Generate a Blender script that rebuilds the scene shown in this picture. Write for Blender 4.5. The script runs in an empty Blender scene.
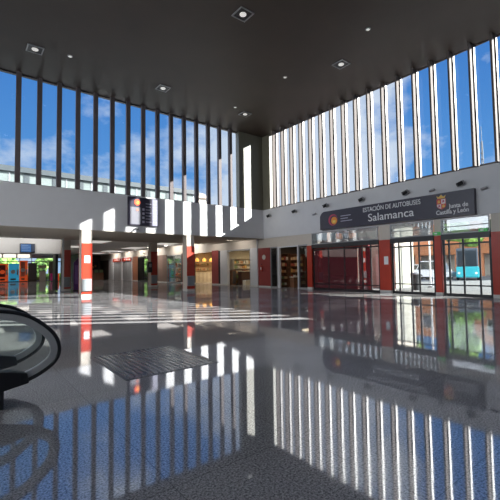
import bpy, bmesh, math, random
from mathutils import Vector, Matrix, noise
random.seed(7)
SC = bpy.context.scene
COL = SC.collection

# ------------------------------------------------------------------ camera
EYE = Vector((0, 0, 1.5))
F_PX, PITCH, ROLL, YAW = 369.77, 0.0491, -0.0144, 0.6687
fw = Vector((math.sin(YAW)*math.cos(PITCH), math.cos(YAW)*math.cos(PITCH), math.sin(PITCH)))
r0 = Vector((math.cos(YAW), -math.sin(YAW), 0)); u0 = r0.cross(fw)
rt = r0*math.cos(ROLL) + u0*math.sin(ROLL); up = -r0*math.sin(ROLL) + u0*math.cos(ROLL)
cd = bpy.data.cameras.new('camera'); cam = bpy.data.objects.new('camera', cd); COL.objects.link(cam)
cd.sensor_width = 36; cd.lens = F_PX/500*36; cd.clip_end = 600; cd.clip_start = 0.05
cam.matrix_world = Matrix(((rt.x, up.x, -fw.x, EYE.x), (rt.y, up.y, -fw.y, EYE.y), (rt.z, up.z, -fw.z, EYE.z), (0, 0, 0, 1)))
SC.camera = cam

# ------------------------------------------------------------------ exposure
vs = SC.view_settings
vs.view_transform = 'Standard'; vs.look = 'None'; vs.gamma = 1; vs.use_curve_mapping = False
vs.exposure = 0.0
SC.cycles.use_denoising = True
SC.cycles.max_bounces = 10; SC.cycles.transparent_max_bounces = 24
SC.cycles.glossy_bounces = 5; SC.cycles.diffuse_bounces = 5
SC.cycles.caustics_reflective = False; SC.cycles.caustics_refractive = False
SC.cycles.sample_clamp_indirect = 6

# ------------------------------------------------------------------ world sky: blue with broken cloud, unseen south-west sky brightened as added fill
SKY_STRENGTH = 1.0
SUN_STRENGTH = 27.0
SW_FILL_BOOST = 8.5          # unseen sky behind the camera, brightened to fill the hall with light
DOWNLIGHT_W = 60
LOW_HALL_W = 20
w = bpy.data.worlds.new('sky'); SC.world = w; w.use_nodes = True
nt = w.node_tree; N = nt.nodes; Lk = nt.links; N.clear()
def nd(t, **k):
    n = N.new(t)
    for a, b in k.items(): setattr(n, a, b)
    return n
def wmath(op, a, b=None, clamp=False):
    n = nd('ShaderNodeMath', operation=op); n.use_clamp = clamp
    for i, v in enumerate((a, b)):
        if v is None: continue
        if isinstance(v, (int, float)): n.inputs[i].default_value = v
        else: Lk.new(v, n.inputs[i])
    return n.outputs[0]
def wmix(f, a, b):
    n = nd('ShaderNodeMix', data_type='RGBA')
    if isinstance(f, (int, float)): n.inputs[0].default_value = f
    else: Lk.new(f, n.inputs[0])
    for i, v in ((6, a), (7, b)):
        if isinstance(v, tuple): n.inputs[i].default_value = v + (1,)
        else: Lk.new(v, n.inputs[i])
    return n.outputs[2]
tc = nd('ShaderNodeTexCoord'); sep = nd('ShaderNodeSeparateXYZ'); Lk.new(tc.outputs['Generated'], sep.inputs[0])
elev = sep.outputs[2]
el = wmath('MULTIPLY', elev, 1.35, True)
blue = wmix(el, (0.16, 0.45, 0.88), (0.016, 0.13, 0.54))
mp = nd('ShaderNodeMapping'); Lk.new(tc.outputs['Generated'], mp.inputs[0]); mp.inputs['Scale'].default_value = (1, 1, 1.7); mp.inputs['Location'].default_value = (0.35, 0.1, 0.2)
no = nd('ShaderNodeTexNoise'); Lk.new(mp.outputs[0], no.inputs['Vector']); no.inputs['Scale'].default_value = 3.4; no.inputs['Detail'].default_value = 8; no.inputs['Roughness'].default_value = 0.58
# cloud cover grows towards the horizon and towards the north-east and, added as unseen fill, the south-west
ne = nd('ShaderNodeVectorMath', operation='DOT_PRODUCT'); Lk.new(tc.outputs['Generated'], ne.inputs[0]); ne.inputs[1].default_value = (0.73, 0.65, 0.2)
ne_p = wmath('POWER', wmath('MAXIMUM', ne.outputs['Value'], 0.0), 14.0)
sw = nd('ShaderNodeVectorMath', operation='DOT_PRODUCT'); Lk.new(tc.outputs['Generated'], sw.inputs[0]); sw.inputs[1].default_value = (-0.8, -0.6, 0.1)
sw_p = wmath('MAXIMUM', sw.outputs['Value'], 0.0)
thr = wmath('ADD', no.outputs['Fac'], wmath('MULTIPLY', ne_p, 0.2))
thr = wmath('ADD', thr, wmath('MULTIPLY', sw_p, 0.45))
nb_ = nd('ShaderNodeVectorMath', operation='DOT_PRODUCT'); Lk.new(tc.outputs['Generated'], nb_.inputs[0]); nb_.inputs[1].default_value = (0.26, 0.91, 0.32)
thr = wmath('ADD', thr, wmath('MULTIPLY', wmath('POWER', wmath('MAXIMUM', nb_.outputs['Value'], 0.0), 30.0), 0.09))
thr = wmath('SUBTRACT', thr, wmath('MULTIPLY', elev, 0.12))
cover = wmath('MULTIPLY', wmath('SUBTRACT', thr, 0.51), 8.0, True)
cloud = wmath('MULTIPLY', cover, 0.85)
warm = wmix(sw_p, (0.80, 0.86, 0.95), (1.0, 0.93, 0.84))
skyc = wmix(cloud, blue, warm)
haze = wmath('POWER', wmath('SUBTRACT', 1.0, wmath('MAXIMUM', elev, 0.0)), 14.0)
skyc = wmix(wmath('MULTIPLY', haze, 0.5), skyc, wmix(sw_p, (0.62, 0.78, 0.95), (0.9, 0.86, 0.8)))
bg = nd('ShaderNodeBackground'); Lk.new(skyc, bg.inputs[0]); Lk.new(wmath('MULTIPLY', wmath('ADD', wmath('MULTIPLY', sw_p, SW_FILL_BOOST), 1.0), SKY_STRENGTH), bg.inputs[1])
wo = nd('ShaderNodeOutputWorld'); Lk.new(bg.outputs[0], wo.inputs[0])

# ------------------------------------------------------------------ sun from the south-east
sd = bpy.data.lights.new('sun', 'SUN'); sd.energy = SUN_STRENGTH; sd.angle = math.radians(0.53); sd.color = (1.0, 0.95, 0.87)
sun = bpy.data.objects.new('sun', sd); COL.objects.link(sun)
sun.rotation_euler = Vector((-1, 0.711, -0.563)).to_track_quat('-Z', 'Y').to_euler()
sun.location = (40, -20, 30)

# daylight portals in the three window bands, the west one unseen and added (guide the sky's light, give none themselves)
def portal(name, loc, direction, sx, sy):
    l = bpy.data.lights.new(name, 'AREA'); l.shape = 'RECTANGLE'; l.size = sx; l.size_y = sy
    l.cycles.is_portal = True
    o = bpy.data.objects.new(name, l); COL.objects.link(o); o.location = loc
    o.rotation_euler = Vector(direction).to_track_quat('-Z', 'Y').to_euler()
portal('portal_north', (2.4, 22.9, 9.0), (0, -1, 0), 33, 6.2)
portal('portal_west', (-14.6, 9.5, 9.0), (1, 0, 0), 25, 6.2)
portal('portal_east', (19.6, 10.4, 9.0), (-1, 0, 0), 22.4, 6.2)

# ------------------------------------------------------------------ materials
MATS = {}
def mat(name, col, rough=0.6, metal=0.0, ior=1.5, var=0.06, scale=6.0, emit=None, es=0.0, bump=0.0, spec=0.5):
    if name in MATS: return MATS[name]
    m = bpy.data.materials.new(name); m.use_nodes = True; t = m.node_tree; b = t.nodes['Principled BSDF']
    b.inputs['Roughness'].default_value = rough; b.inputs['Metallic'].default_value = metal; b.inputs['IOR'].default_value = ior
    b.inputs['Specular IOR Level'].default_value = spec
    c = t.nodes.new('ShaderNodeTexCoord'); n = t.nodes.new('ShaderNodeTexNoise'); n.inputs['Scale'].default_value = scale; n.inputs['Detail'].default_value = 4
    t.links.new(c.outputs['Object'], n.inputs['Vector'])
    r = t.nodes.new('ShaderNodeValToRGB'); r.color_ramp.elements[0].position = 0.3; r.color_ramp.elements[1].position = 0.7
    r.color_ramp.elements[0].color = tuple(max(0, x*(1-var)) for x in col) + (1,)
    r.color_ramp.elements[1].color = tuple(min(1, x*(1+var)) for x in col) + (1,)
    t.links.new(n.outputs['Fac'], r.inputs[0]); t.links.new(r.outputs[0], b.inputs['Base Color'])
    if bump:
        bp = t.nodes.new('ShaderNodeBump'); bp.inputs['Strength'].default_value = bump; bp.inputs['Distance'].default_value = 0.02
        t.links.new(n.outputs['Fac'], bp.inputs['Height']); t.links.new(bp.outputs[0], b.inputs['Normal'])
    if emit:
        b.inputs['Emission Color'].default_value = emit + (1,); b.inputs['Emission Strength'].default_value = es
    MATS[name] = m; return m

def glass_mat(name, tint, base=0.06, edge=0.75, haze=0.0, haze_col=(0.6, 0.7, 0.65)):
    m = bpy.data.materials.new(name); m.use_nodes = True; t = m.node_tree; t.nodes.clear()
    o = t.nodes.new('ShaderNodeOutputMaterial'); tr = t.nodes.new('ShaderNodeBsdfTransparent'); tr.inputs[0].default_value = tint + (1,)
    g = t.nodes.new('ShaderNodeBsdfGlossy'); g.inputs['Roughness'].default_value = 0.015; g.inputs[0].default_value = (1, 1, 1, 1)
    lw = t.nodes.new('ShaderNodeLayerWeight'); lw.inputs['Blend'].default_value = 0.5
    p = t.nodes.new('ShaderNodeMath'); p.operation = 'POWER'; p.inputs[1].default_value = 4.0; t.links.new(lw.outputs['Facing'], p.inputs[0])
    q = t.nodes.new('ShaderNodeMath'); q.operation = 'MULTIPLY_ADD'; q.inputs[1].default_value = edge; q.inputs[2].default_value = base; t.links.new(p.outputs[0], q.inputs[0])
    mx = t.nodes.new('ShaderNodeMixShader'); t.links.new(q.outputs[0], mx.inputs[0])
    first = tr.outputs[0]
    if haze:
        d = t.nodes.new('ShaderNodeBsdfDiffuse'); d.inputs[0].default_value = haze_col + (1,)
        h = t.nodes.new('ShaderNodeMixShader'); h.inputs[0].default_value = haze
        t.links.new(tr.outputs[0], h.inputs[1]); t.links.new(d.outputs[0], h.inputs[2]); first = h.outputs[0]
    t.links.new(first, mx.inputs[1]); t.links.new(g.outputs[0], mx.inputs[2]); t.links.new(mx.outputs[0], o.inputs[0])
    MATS[name] = m; return m

WHITE = mat('white_paint', (0.66, 0.66, 0.68), 0.55, var=0.02, scale=2)
CEIL = mat('dark_ceiling', (0.044, 0.029, 0.021), 0.55, var=0.10, scale=0.6)
OLIVE = mat('olive_metal', (0.17, 0.16, 0.12), 0.5, var=0.04)
FIN = mat('fin_metal', (0.42, 0.36, 0.33), 0.4, var=0.05)
FIN_EAST = mat('east_fin_metal', (0.135, 0.115, 0.108), 0.75, var=0.05, spec=0.15)
FIN_NORTH = mat('north_fin_metal', (0.12, 0.10, 0.102), 0.6, var=0.05, spec=0.2)
FIN_DARK = mat('dark_fin_metal', (0.10, 0.085, 0.085), 0.45, var=0.06)
BEIGE = mat('beige_panel', (0.62, 0.56, 0.49), 0.55, var=0.03)
SOFFIT = mat('soffit_panel', (0.38, 0.34, 0.29), 0.6, var=0.05)
LOWCEIL = mat('low_ceiling_white', (0.80, 0.80, 0.80), 0.7, var=0.02)
RED = mat('red_cladding', (0.46, 0.042, 0.020), 0.35, var=0.08, scale=3)
MAROON = mat('maroon_panel', (0.30, 0.055, 0.05), 0.3, var=0.08, scale=3)
STONE = mat('plinth_stone', (0.62, 0.60, 0.57), 0.4)
GREY = mat('grey_metal', (0.33, 0.33, 0.34), 0.4, 0.3)
BLACK = mat('black_metal', (0.018, 0.018, 0.02), 0.35)
RUBBER = mat('black_rubber', (0.012, 0.012, 0.013), 0.38)
STEEL = mat('brushed_steel', (0.42, 0.42, 0.43), 0.32, 0.8)
NAVY = mat('navy_board', (0.028, 0.024, 0.045), 0.35, var=0.08)
PRINT_WHITE = mat('white_print', (0.82, 0.82, 0.84), 0.5, var=0.01)
PRINT_LILAC = mat('lilac_print', (0.45, 0.45, 0.55), 0.5)
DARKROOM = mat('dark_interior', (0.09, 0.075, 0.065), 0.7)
WARM = mat('warm_interior', (0.60, 0.47, 0.33), 0.6)
CREAM = mat('cream_interior', (0.66, 0.60, 0.48), 0.6)
WOOD = mat('brown_wood', (0.22, 0.10, 0.05), 0.5, var=0.25, scale=5)
PAVE = mat('paving', (0.15, 0.15, 0.15), 0.8, var=0.12, scale=1.5)
ROOFM = mat('roof_gravel', (0.28, 0.28, 0.27), 0.9, var=0.15, scale=3)
FACADE = mat('pale_facade', (0.12, 0.145, 0.14), 0.7, var=0.10, scale=1.0)
FASCIA = mat('dark_fascia', (0.03, 0.04, 0.045), 0.6)
BRICK = mat('orange_brick', (0.50, 0.20, 0.10), 0.85, var=0.25, scale=9)
LEAF = mat('leaf_green', (0.16, 0.30, 0.06), 0.7, var=0.45, scale=3)
BARK = mat('bark', (0.16, 0.11, 0.07), 0.9, var=0.3)
TURQ = mat('turquoise_paint', (0.02, 0.38, 0.46), 0.4)
CARW = mat('white_car_paint', (0.75, 0.77, 0.80), 0.3)
GLASS = glass_mat('window_glass', (0.93, 0.96, 0.98), 0.03, 0.5)
DOORGLASS = glass_mat('door_glass', (0.86, 0.90, 0.90), 0.07, 0.8)
ESCGLASS = glass_mat('balustrade_glass', (0.95, 0.985, 0.97), 0.03, 0.5, 0.02, (0.45, 0.60, 0.54))
TRANSOM = glass_mat('transom_glass', (0.72, 0.76, 0.76), 0.16, 0.7, 0.35, (0.42, 0.46, 0.45))
REDGLASS = glass_mat('maroon_glass', (0.42, 0.10, 0.12), 0.12, 0.7, 0.6, (0.20, 0.035, 0.05))
SHOPGLASS = glass_mat('shop_glass', (0.72, 0.76, 0.76), 0.10, 0.8)
DARKGLASS = mat('vehicle_glass', (0.03, 0.04, 0.05), 0.08)

def floor_material():
    m = bpy.data.materials.new('polished_granite'); m.use_nodes = True; t = m.node_tree; b = t.nodes['Principled BSDF']
    c = t.nodes.new('ShaderNodeTexCoord')
    def noise_(scale, det, rough=0.5):
        n = t.nodes.new('ShaderNodeTexNoise'); n.inputs['Scale'].default_value = scale; n.inputs['Detail'].default_value = det; n.inputs['Roughness'].default_value = rough
        t.links.new(c.outputs['Object'], n.inputs['Vector']); return n.outputs['Fac']
    fine = noise_(60, 3, 0.75)
    ramp = t.nodes.new('ShaderNodeValToRGB'); e = ramp.color_ramp.elements
    e[0].position = 0.36; e[0].color = (0.11, 0.107, 0.112, 1); e[1].position = 0.66; e[1].color = (0.64, 0.625, 0.625, 1)
    x = e.new(0.5); x.color = (0.37, 0.36, 0.37, 1)
    t.links.new(fine, ramp.inputs[0])
    big = noise_(0.5, 3)
    r2 = t.nodes.new('ShaderNodeValToRGB'); r2.color_ramp.elements[0].color = (0.86, 0.85, 0.84, 1); r2.color_ramp.elements[1].color = (1.05, 1.05, 1.06, 1)
    r2.color_ramp.elements[0].position = 0.35; r2.color_ramp.elements[1].position = 0.65; t.links.new(big, r2.inputs[0])
    mu = t.nodes.new('ShaderNodeMix'); mu.data_type = 'RGBA'; mu.blend_type = 'MULTIPLY'; mu.inputs[0].default_value = 1
    t.links.new(ramp.outputs[0], mu.inputs[6]); t.links.new(r2.outputs[0], mu.inputs[7])
    # slab joints
    br = t.nodes.new('ShaderNodeTexBrick'); br.offset = 0.0; br.inputs['Scale'].default_value = 1.0
    br.inputs['Brick Width'].default_value = 1.2; br.inputs['Row Height'].default_value = 1.2; br.inputs['Mortar Size'].default_value = 0.004; br.inputs['Mortar Smooth'].default_value = 0.3
    t.links.new(c.outputs['Object'], br.inputs['Vector'])
    br.inputs['Color1'].default_value = (1, 1, 1, 1); br.inputs['Color2'].default_value = (0.93, 0.93, 0.93, 1); br.inputs['Mortar'].default_value = (0.55, 0.55, 0.55, 1)
    m2 = t.nodes.new('ShaderNodeMix'); m2.data_type = 'RGBA'; m2.blend_type = 'MULTIPLY'; m2.inputs[0].default_value = 1
    t.links.new(mu.outputs[2], m2.inputs[6]); t.links.new(br.outputs['Color'], m2.inputs[7])
    t.nodes.remove(b)
    df = t.nodes.new('ShaderNodeBsdfDiffuse'); gl = t.nodes.new('ShaderNodeBsdfGlossy'); gl.inputs[0].default_value = (0.97, 0.97, 1, 1)
    t.links.new(m2.outputs[2], df.inputs[0])
    lw = t.nodes.new('ShaderNodeLayerWeight'); lw.inputs['Blend'].default_value = 0.5
    pw = t.nodes.new('ShaderNodeMath'); pw.operation = 'POWER'; pw.inputs[1].default_value = 3.0; t.links.new(lw.outputs['Facing'], pw.inputs[0])
    fa = t.nodes.new('ShaderNodeMath'); fa.operation = 'MULTIPLY_ADD'; fa.inputs[1].default_value = 0.48; fa.inputs[2].default_value = 0.15; t.links.new(pw.outputs[0], fa.inputs[0])
    mx = t.nodes.new('ShaderNodeMixShader'); t.links.new(fa.outputs[0], mx.inputs[0]); t.links.new(df.outputs[0], mx.inputs[1]); t.links.new(gl.outputs[0], mx.inputs[2])
    t.links.new(mx.outputs[0], t.nodes['Material Output'].inputs['Surface'])
    rr = t.nodes.new('ShaderNodeMapRange'); rr.inputs['From Min'].default_value = 0.3; rr.inputs['From Max'].default_value = 0.7
    rr.inputs['To Min'].default_value = 0.02; rr.inputs['To Max'].default_value = 0.06
    t.links.new(noise_(0.9, 4), rr.inputs['Value']); t.links.new(rr.outputs[0], gl.inputs['Roughness'])
    bp = t.nodes.new('ShaderNodeBump'); bp.inputs['Strength'].default_value = 0.02; bp.inputs['Distance'].default_value = 0.02
    t.links.new(noise_(1.4, 2), bp.inputs['Height']); t.links.new(bp.outputs[0], gl.inputs['Normal'])
    return m
GRANITE = floor_material()

# ------------------------------------------------------------------ mesh helpers
class MB:
    def __init__(s): s.b = bmesh.new()
    def box(s, x0, x1, y0, y1, z0, z1):
        x0, x1 = sorted((x0, x1)); y0, y1 = sorted((y0, y1)); z0, z1 = sorted((z0, z1))
        v = [s.b.verts.new((x, y, z)) for z in (z0, z1) for x, y in ((x0, y0), (x1, y0), (x1, y1), (x0, y1))]
        for f in ((3, 2, 1, 0), (4, 5, 6, 7), (0, 1, 5, 4), (1, 2, 6, 5), (2, 3, 7, 6), (3, 0, 4, 7)): s.b.faces.new([v[i] for i in f])
        return s
    def prism(s, pts, axis, a0, a1):
        # pts 2D outline; axis 'x' -> pts are (y,z); 'y' -> (x,z); 'z' -> (x,y)
        def P(p, a): return {'x': (a, p[0], p[1]), 'y': (p[0], a, p[1]), 'z': (p[0], p[1], a)}[axis]
        A = [s.b.verts.new(P(p, a0)) for p in pts]; B = [s.b.verts.new(P(p, a1)) for p in pts]
        s.b.faces.new(A); s.b.faces.new(B[::-1]); n = len(pts)
        for i in range(n): s.b.faces.new([A[i], B[i], B[(i+1) % n], A[(i+1) % n]])
        return s
    def lathe(s, prof, c=(0, 0, 0), axis='z', seg=24):
        rings = []
        for r, h in prof:
            ring = []
            for k in range(seg):
                a = 2*math.pi*k/seg; p = (r*math.cos(a), r*math.sin(a), h)
                if axis == 'x': p = (p[2], p[0], p[1])
                if axis == 'y': p = (p[0], p[2], p[1])
                ring.append(s.b.verts.new((p[0]+c[0], p[1]+c[1], p[2]+c[2])))
            rings.append(ring)
        for a, b in zip(rings, rings[1:]):
            for k in range(seg): s.b.faces.new([a[k], a[(k+1) % seg], b[(k+1) % seg], b[k]])
        s.b.faces.new(rings[0][::-1]); s.b.faces.new(rings[-1]); return s
    def tube(s, p, q, r, seg=10):
        p, q = Vector(p), Vector(q); d = (q-p); L = d.length; m = d.to_track_quat('Z', 'Y').to_matrix()
        a = [s.b.verts.new(p + m @ Vector((r*math.cos(2*math.pi*k/seg), r*math.sin(2*math.pi*k/seg), 0))) for k in range(seg)]
        b = [s.b.verts.new(p + m @ Vector((r*math.cos(2*math.pi*k/seg), r*math.sin(2*math.pi*k/seg), L))) for k in range(seg)]
        for k in range(seg): s.b.faces.new([a[k], a[(k+1) % seg], b[(k+1) % seg], b[k]])
        s.b.faces.new(a[::-1]); s.b.faces.new(b); return s
    def blob(s, c, r, seed=0, sub=2, rough=0.3):
        g = bmesh.ops.create_icosphere(s.b, subdivisions=sub, radius=1.0)
        for v in g['verts']:
            n = noise.noise(v.co*2.0 + Vector((seed*3.1, seed*1.7, 0)))
            v.co = Vector(c) + Vector((v.co.x*r[0], v.co.y*r[1], v.co.z*r[2]))*(1+rough*n)
        return s
    def band(s, pts, off0, off1, y0, y1):
        # sweep a rectangle along an (x,z) path; offsets along the path's left normal
        n = len(pts); rings = []
        for i, p in enumerate(pts):
            a = pts[max(0, i-1)]; b = pts[min(n-1, i+1)]; t = Vector((b[0]-a[0], b[1]-a[1])).normalized(); nn = Vector((t.y, -t.x))
            q = []
            for o, y in ((off0, y0), (off1, y0), (off1, y1), (off0, y1)):
                q.append(s.b.verts.new((p[0]+nn.x*o, y, p[1]+nn.y*o)))
            rings.append(q)
        for a, b in zip(rings, rings[1:]):
            for k in range(4): s.b.faces.new([a[k], b[k], b[(k+1) % 4], a[(k+1) % 4]])
        s.b.faces.new(rings[0]); s.b.faces.new(rings[-1][::-1]); return s
    def build(s, name, m, parent=None, bevel=0.0, smooth=False, loc=(0, 0, 0)):
        bmesh.ops.recalc_face_normals(s.b, faces=s.b.faces)
        me = bpy.data.meshes.new(name); s.b.to_mesh(me); s.b.free(); me.materials.append(m)
        o = bpy.data.objects.new(name, me); COL.objects.link(o); o.location = loc
        if parent:
            o.parent = parent
            chain, p = Vector((0, 0, 0)), parent
            while p: chain += p.location; p = p.parent
            o.location = Vector(loc) - chain            # meshes are written in world coordinates
        if smooth:
            for f in me.polygons: f.use_smooth = True
        if bevel:
            md = o.modifiers.new('bevel', 'BEVEL'); md.width = bevel; md.segments = 2; md.limit_method = 'ANGLE'
        return o
def tag(o, label, cat, group=None, kind=None):
    o['label'] = label; o['category'] = cat
    if group: o['group'] = group
    if kind: o['kind'] = kind
    return o
def thing(name, loc, label, cat, group=None):
    o = bpy.data.objects.new(name, None); o.empty_display_size = 0.2; COL.objects.link(o); o.location = loc
    return tag(o, label, cat, group)
def struct(name, mb, m, **k):
    o = mb.build(name, m, **k); o['kind'] = 'structure'; return o
def struct_root(name, loc):
    o = bpy.data.objects.new(name, None); COL.objects.link(o); o.location = loc; o['kind'] = 'structure'; return o
def copy_tree(o, dloc, parent=None):
    c = o.copy(); COL.objects.link(c)
    if parent is None: c.location = Vector(o.location) + Vector(dloc)
    else: c.parent = parent
    for ch in list(o.children): copy_tree(ch, dloc, c)
    return c
def text(body, name, m, parent, loc, size, face, width=None, bold=0.0, align='CENTER'):
    cu = bpy.data.curves.new(name, 'FONT'); cu.body = body; cu.size = size; cu.extrude = 0.006; cu.offset = bold
    cu.align_x = align; cu.align_y = 'CENTER'; cu.materials.append(m)
    o = bpy.data.objects.new(name, cu); COL.objects.link(o)
    R = {'west': Matrix(((0, 0, -1), (-1, 0, 0), (0, 1, 0))), 'south': Matrix(((1, 0, 0), (0, 0, -1), (0, 1, 0)))}[face]
    sx = 1.0
    bpy.context.view_layer.update()
    if width: sx = width/max(o.dimensions.x, 1e-3)
    me = bpy.data.meshes.new_from_object(o.evaluated_get(bpy.context.evaluated_depsgraph_get()))
    bpy.data.objects.remove(o); o = bpy.data.objects.new(name, me); COL.objects.link(o)
    chain, p = Vector((0, 0, 0)), parent
    while p: chain += p.location; p = p.parent
    o.parent = parent
    o.matrix_local = Matrix.Translation(Vector(loc)-chain) @ R.to_4x4() @ Matrix.Diagonal((sx, 1, 1, 1))
    return o

# ------------------------------------------------------------------ room shell
CX, CY, ZS, ZC, ZB = 18.94, 22.2, 6.07, 11.94, 3.82
struct('floor', MB().box(-14, 19.2, -3, 68, -0.3, 0), GRANITE)
struct('ceiling', MB().box(-14.4, 19.25, -3.4, 22.75, ZC, ZC+0.45), CEIL)
struct('wall_north', MB().box(-14, CX, CY, CY+0.4, ZB, ZS), WHITE)
struct('wall_north_pier', MB().box(16.6, CX, CY, CY+0.4, ZS, ZC), OLIVE)
struct('wall_east', MB().box(CX, CX+0.35, -3, CY+0.4, ZB, ZS), WHITE)
struct('wall_east_pier', MB().box(CX, CX+0.3, 21.35, CY+0.4, ZS, ZC), OLIVE)
struct('wall_east_upper', MB().box(CX, CX+0.35, -3, -0.6, ZS, ZC), WHITE)
struct('wall_east_lower', MB().box(CX, CX+0.35, -3, 5.6, 0, ZB), BEIGE)
struct('wall_south', MB().box(-14, CX, -3.4, -3, 0, ZC), WHITE)
struct('wall_west', MB().box(-14.4, -14, -3, 31.5, 0, ZS), WHITE)
struct('wall_west_hall', MB().box(-14.4, -14, 31.5, 68, 0, 4.3), WHITE)
# low hall beyond the north opening
struct('ceiling_soffit', MB().box(-14, CX+0.3, CY+0.4, 30.0, ZB, ZB+0.3), SOFFIT)
struct('trim_1', MB().box(-14, CX, CY-0.0, CY+0.4, ZB-0.03, ZB), SOFFIT)
struct('ceiling_low', MB().box(-14, CX+0.3, 30.0, 68, ZB+0.25, ZB+0.5), LOWCEIL)
struct('trim_2', MB().box(-14, 6.2, 31.3, 31.6, 2.82, ZB+0.25), LOWCEIL)
struct('trim_3', MB().box(-14, CX+0.3, 29.9, 30.0, ZB, ZB+0.25), SOFFIT)
struct('roof_low', MB().box(-14.4, 20.5, CY+0.4, 68.4, ZB+0.5, 4.9), ROOFM)
# east wall of the low hall: beige fascia over the shops, split at the openings
struct('wall_east_fascia', MB().box(19.0, 19.35, 17.1, 68, 3.08, ZB+0.25), BEIGE)
struct('trim_4', MB().box(18.9, 19.05, 22.98, 23.08, 0, 3.82), WHITE)

# floor grate
g = thing('floor_grate', (2.5, 5.9, 0), 'dark ribbed metal floor grate set in the polished floor', 'floor grate')
fr = MB()
for a in ((1.82, 3.32, 5.05, 5.10), (1.82, 3.32, 6.77, 6.82), (1.82, 1.87, 5.10, 6.77), (3.27, 3.32, 5.10, 6.77)): fr.box(*a, 0.0, 0.005)
fr.build('frame', BLACK, g)
sl = MB()
for k in range(16):
    x = 1.90 + k*0.088; sl.box(x, x+0.026, 5.10, 6.77, 0.001, 0.005)
sl.build('slats', mat('grate_metal', (0.08, 0.08, 0.085), 0.3), g)
MB().box(1.87, 3.27, 5.10, 6.77, 0.0003, 0.001).build('pit', mat('pit_black', (0.02, 0.02, 0.02), 0.25), g)

# ------------------------------------------------------------------ clerestory windows
def window_wall(idx, frame_mb, pane_mb):
    r = frame_mb.build('window_%d' % idx, FIN_DARK); r['kind'] = 'structure'
    pane_mb.build('pane', GLASS, r); return r
window_wall(1, MB().box(-14, 16.6, CY+0.22, CY+0.3, ZS, ZS+0.07).box(-14, 16.6, CY+0.22, CY+0.3, ZC-0.07, ZC), MB().box(-14, 16.6, CY+0.25, CY+0.265, ZS+0.07, ZC-0.07))
window_wall(2, MB().box(CX+0.16, CX+0.22, -0.6, 21.35, ZS, ZS+0.12).box(CX+0.16, CX+0.22, -1.3, 21.65, ZC-0.06, ZC), MB().box(CX+0.18, CX+0.195, -0.6, 21.35, ZS+0.06, ZC-0.06))
window_wall(3, MB().box(-14.25, -14.15, -3, 22.2, ZS, ZS+0.07).box(-14.25, -14.15, -3, 22.2, ZC-0.07, ZC), MB().box(-14.21, -14.19, -3, 22.2, ZS+0.07, ZC-0.07))  # unseen west band, opened to let extra sky light into the hall

G_N = 'upright fins between the panes of the left window wall'
G_E = 'upright fins between the panes of the right window wall'
def north_fin():
    t = thing('window_fin', (2.31, CY+0.1, ZS), 'tall dark metal fin between panes of the left window wall, above the white band', 'window fin', G_N)
    MB().box(2.20, 2.44, CY-0.02, CY+0.12, ZS, ZC).build('fin_face', FIN_NORTH, t)
    MB().box(2.22, 2.42, CY+0.12, CY+0.24, ZS, ZC).build('fin_web', FIN_DARK, t)
    return t
f0 = north_fin()
for k in range(-16, 15):
    if k: 
        if 2.31+0.966*k < -13.6: continue
        copy_tree(f0, (0.966*k, 0, 0))
def east_fin():
    t = thing('window_fin', (CX, 20.62, ZS), 'tall pale sunlit metal fin between panes of the right window wall', 'window fin', G_E)
    MB().box(CX-0.34, CX+0.28, 20.57, 20.665, ZS, ZC).build('blade', FIN_EAST, t)
    MB().box(CX-0.02, CX+0.13, 20.515, 20.57, ZS+0.01, ZC-0.01).build('glazing_bead', FIN_DARK, t)
    return t
f1 = east_fin()
for k in range(1, 23):
    copy_tree(f1, (0, -0.921*k, 0))

# ------------------------------------------------------------------ ceiling downlights
def lamp_light(name, loc, watts, parent, radius=0.3, col=(1.0, 0.96, 0.92), spot=84):
    l = bpy.data.lights.new(name, 'SPOT'); l.energy = watts; l.shadow_soft_size = radius; l.color = col
    l.spot_size = math.radians(spot); l.spot_blend = 0.6
    o = bpy.data.objects.new(name, l); COL.objects.link(o); o.parent = parent; o.location = Vector(loc)-parent.location
LAMP = mat('lamp_glow', (0.9, 0.9, 0.9), 0.5, emit=(1.0, 0.95, 0.88), es=0.5)
def square_light(x, y, label, vis=True):
    t = thing('ceiling_downlight', (x, y, ZC), label, 'downlight', 'recessed square downlights in the dark ceiling')
    m = MB(); s = 0.34
    for a in ((x-s, x+s, y-s, y-s+0.05), (x-s, x+s, y+s-0.05, y+s), (x-s, x-s+0.05, y-s+0.05, y+s-0.05), (x+s-0.05, x+s, y-s+0.05, y+s-0.05)): m.box(*a, ZC-0.04, ZC-0.001)
    m.build('frame', GREY, t)
    MB().box(x-0.29, x+0.29, y-0.29, y+0.29, ZC-0.012, ZC-0.002).build('recess', BLACK, t)
    MB().lathe([(0.12, -0.035), (0.14, -0.02), (0.14, 0)], (x, y, ZC-0.013), seg=20).build('lamp', LAMP, t)
    lamp_light('lamp_light', (x, y, ZC-0.12), DOWNLIGHT_W, t)
square_light(2.65, 19.44, 'square recessed ceiling downlight at far left, above the left window wall')
square_light(9.08, 19.36, 'square recessed ceiling downlight halfway along the left window wall')
square_light(15.08, 19.41, 'square recessed ceiling downlight nearest the room corner')
square_light(15.30, 11.57, 'square recessed ceiling downlight near the right window wall, right of centre')
square_light(9.00, 11.63, 'square recessed ceiling downlight in the middle of the ceiling, topmost in view')
square_light(2.65, 11.6, 'square recessed ceiling downlight over the open floor')
square_light(2.65, 3.8, 'square recessed ceiling downlight above the escalator foot')
square_light(9.0, 3.8, 'square recessed ceiling downlight towards the rear of the hall')
square_light(15.3, 3.8, 'square recessed ceiling downlight towards the rear near the entrances')
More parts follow.
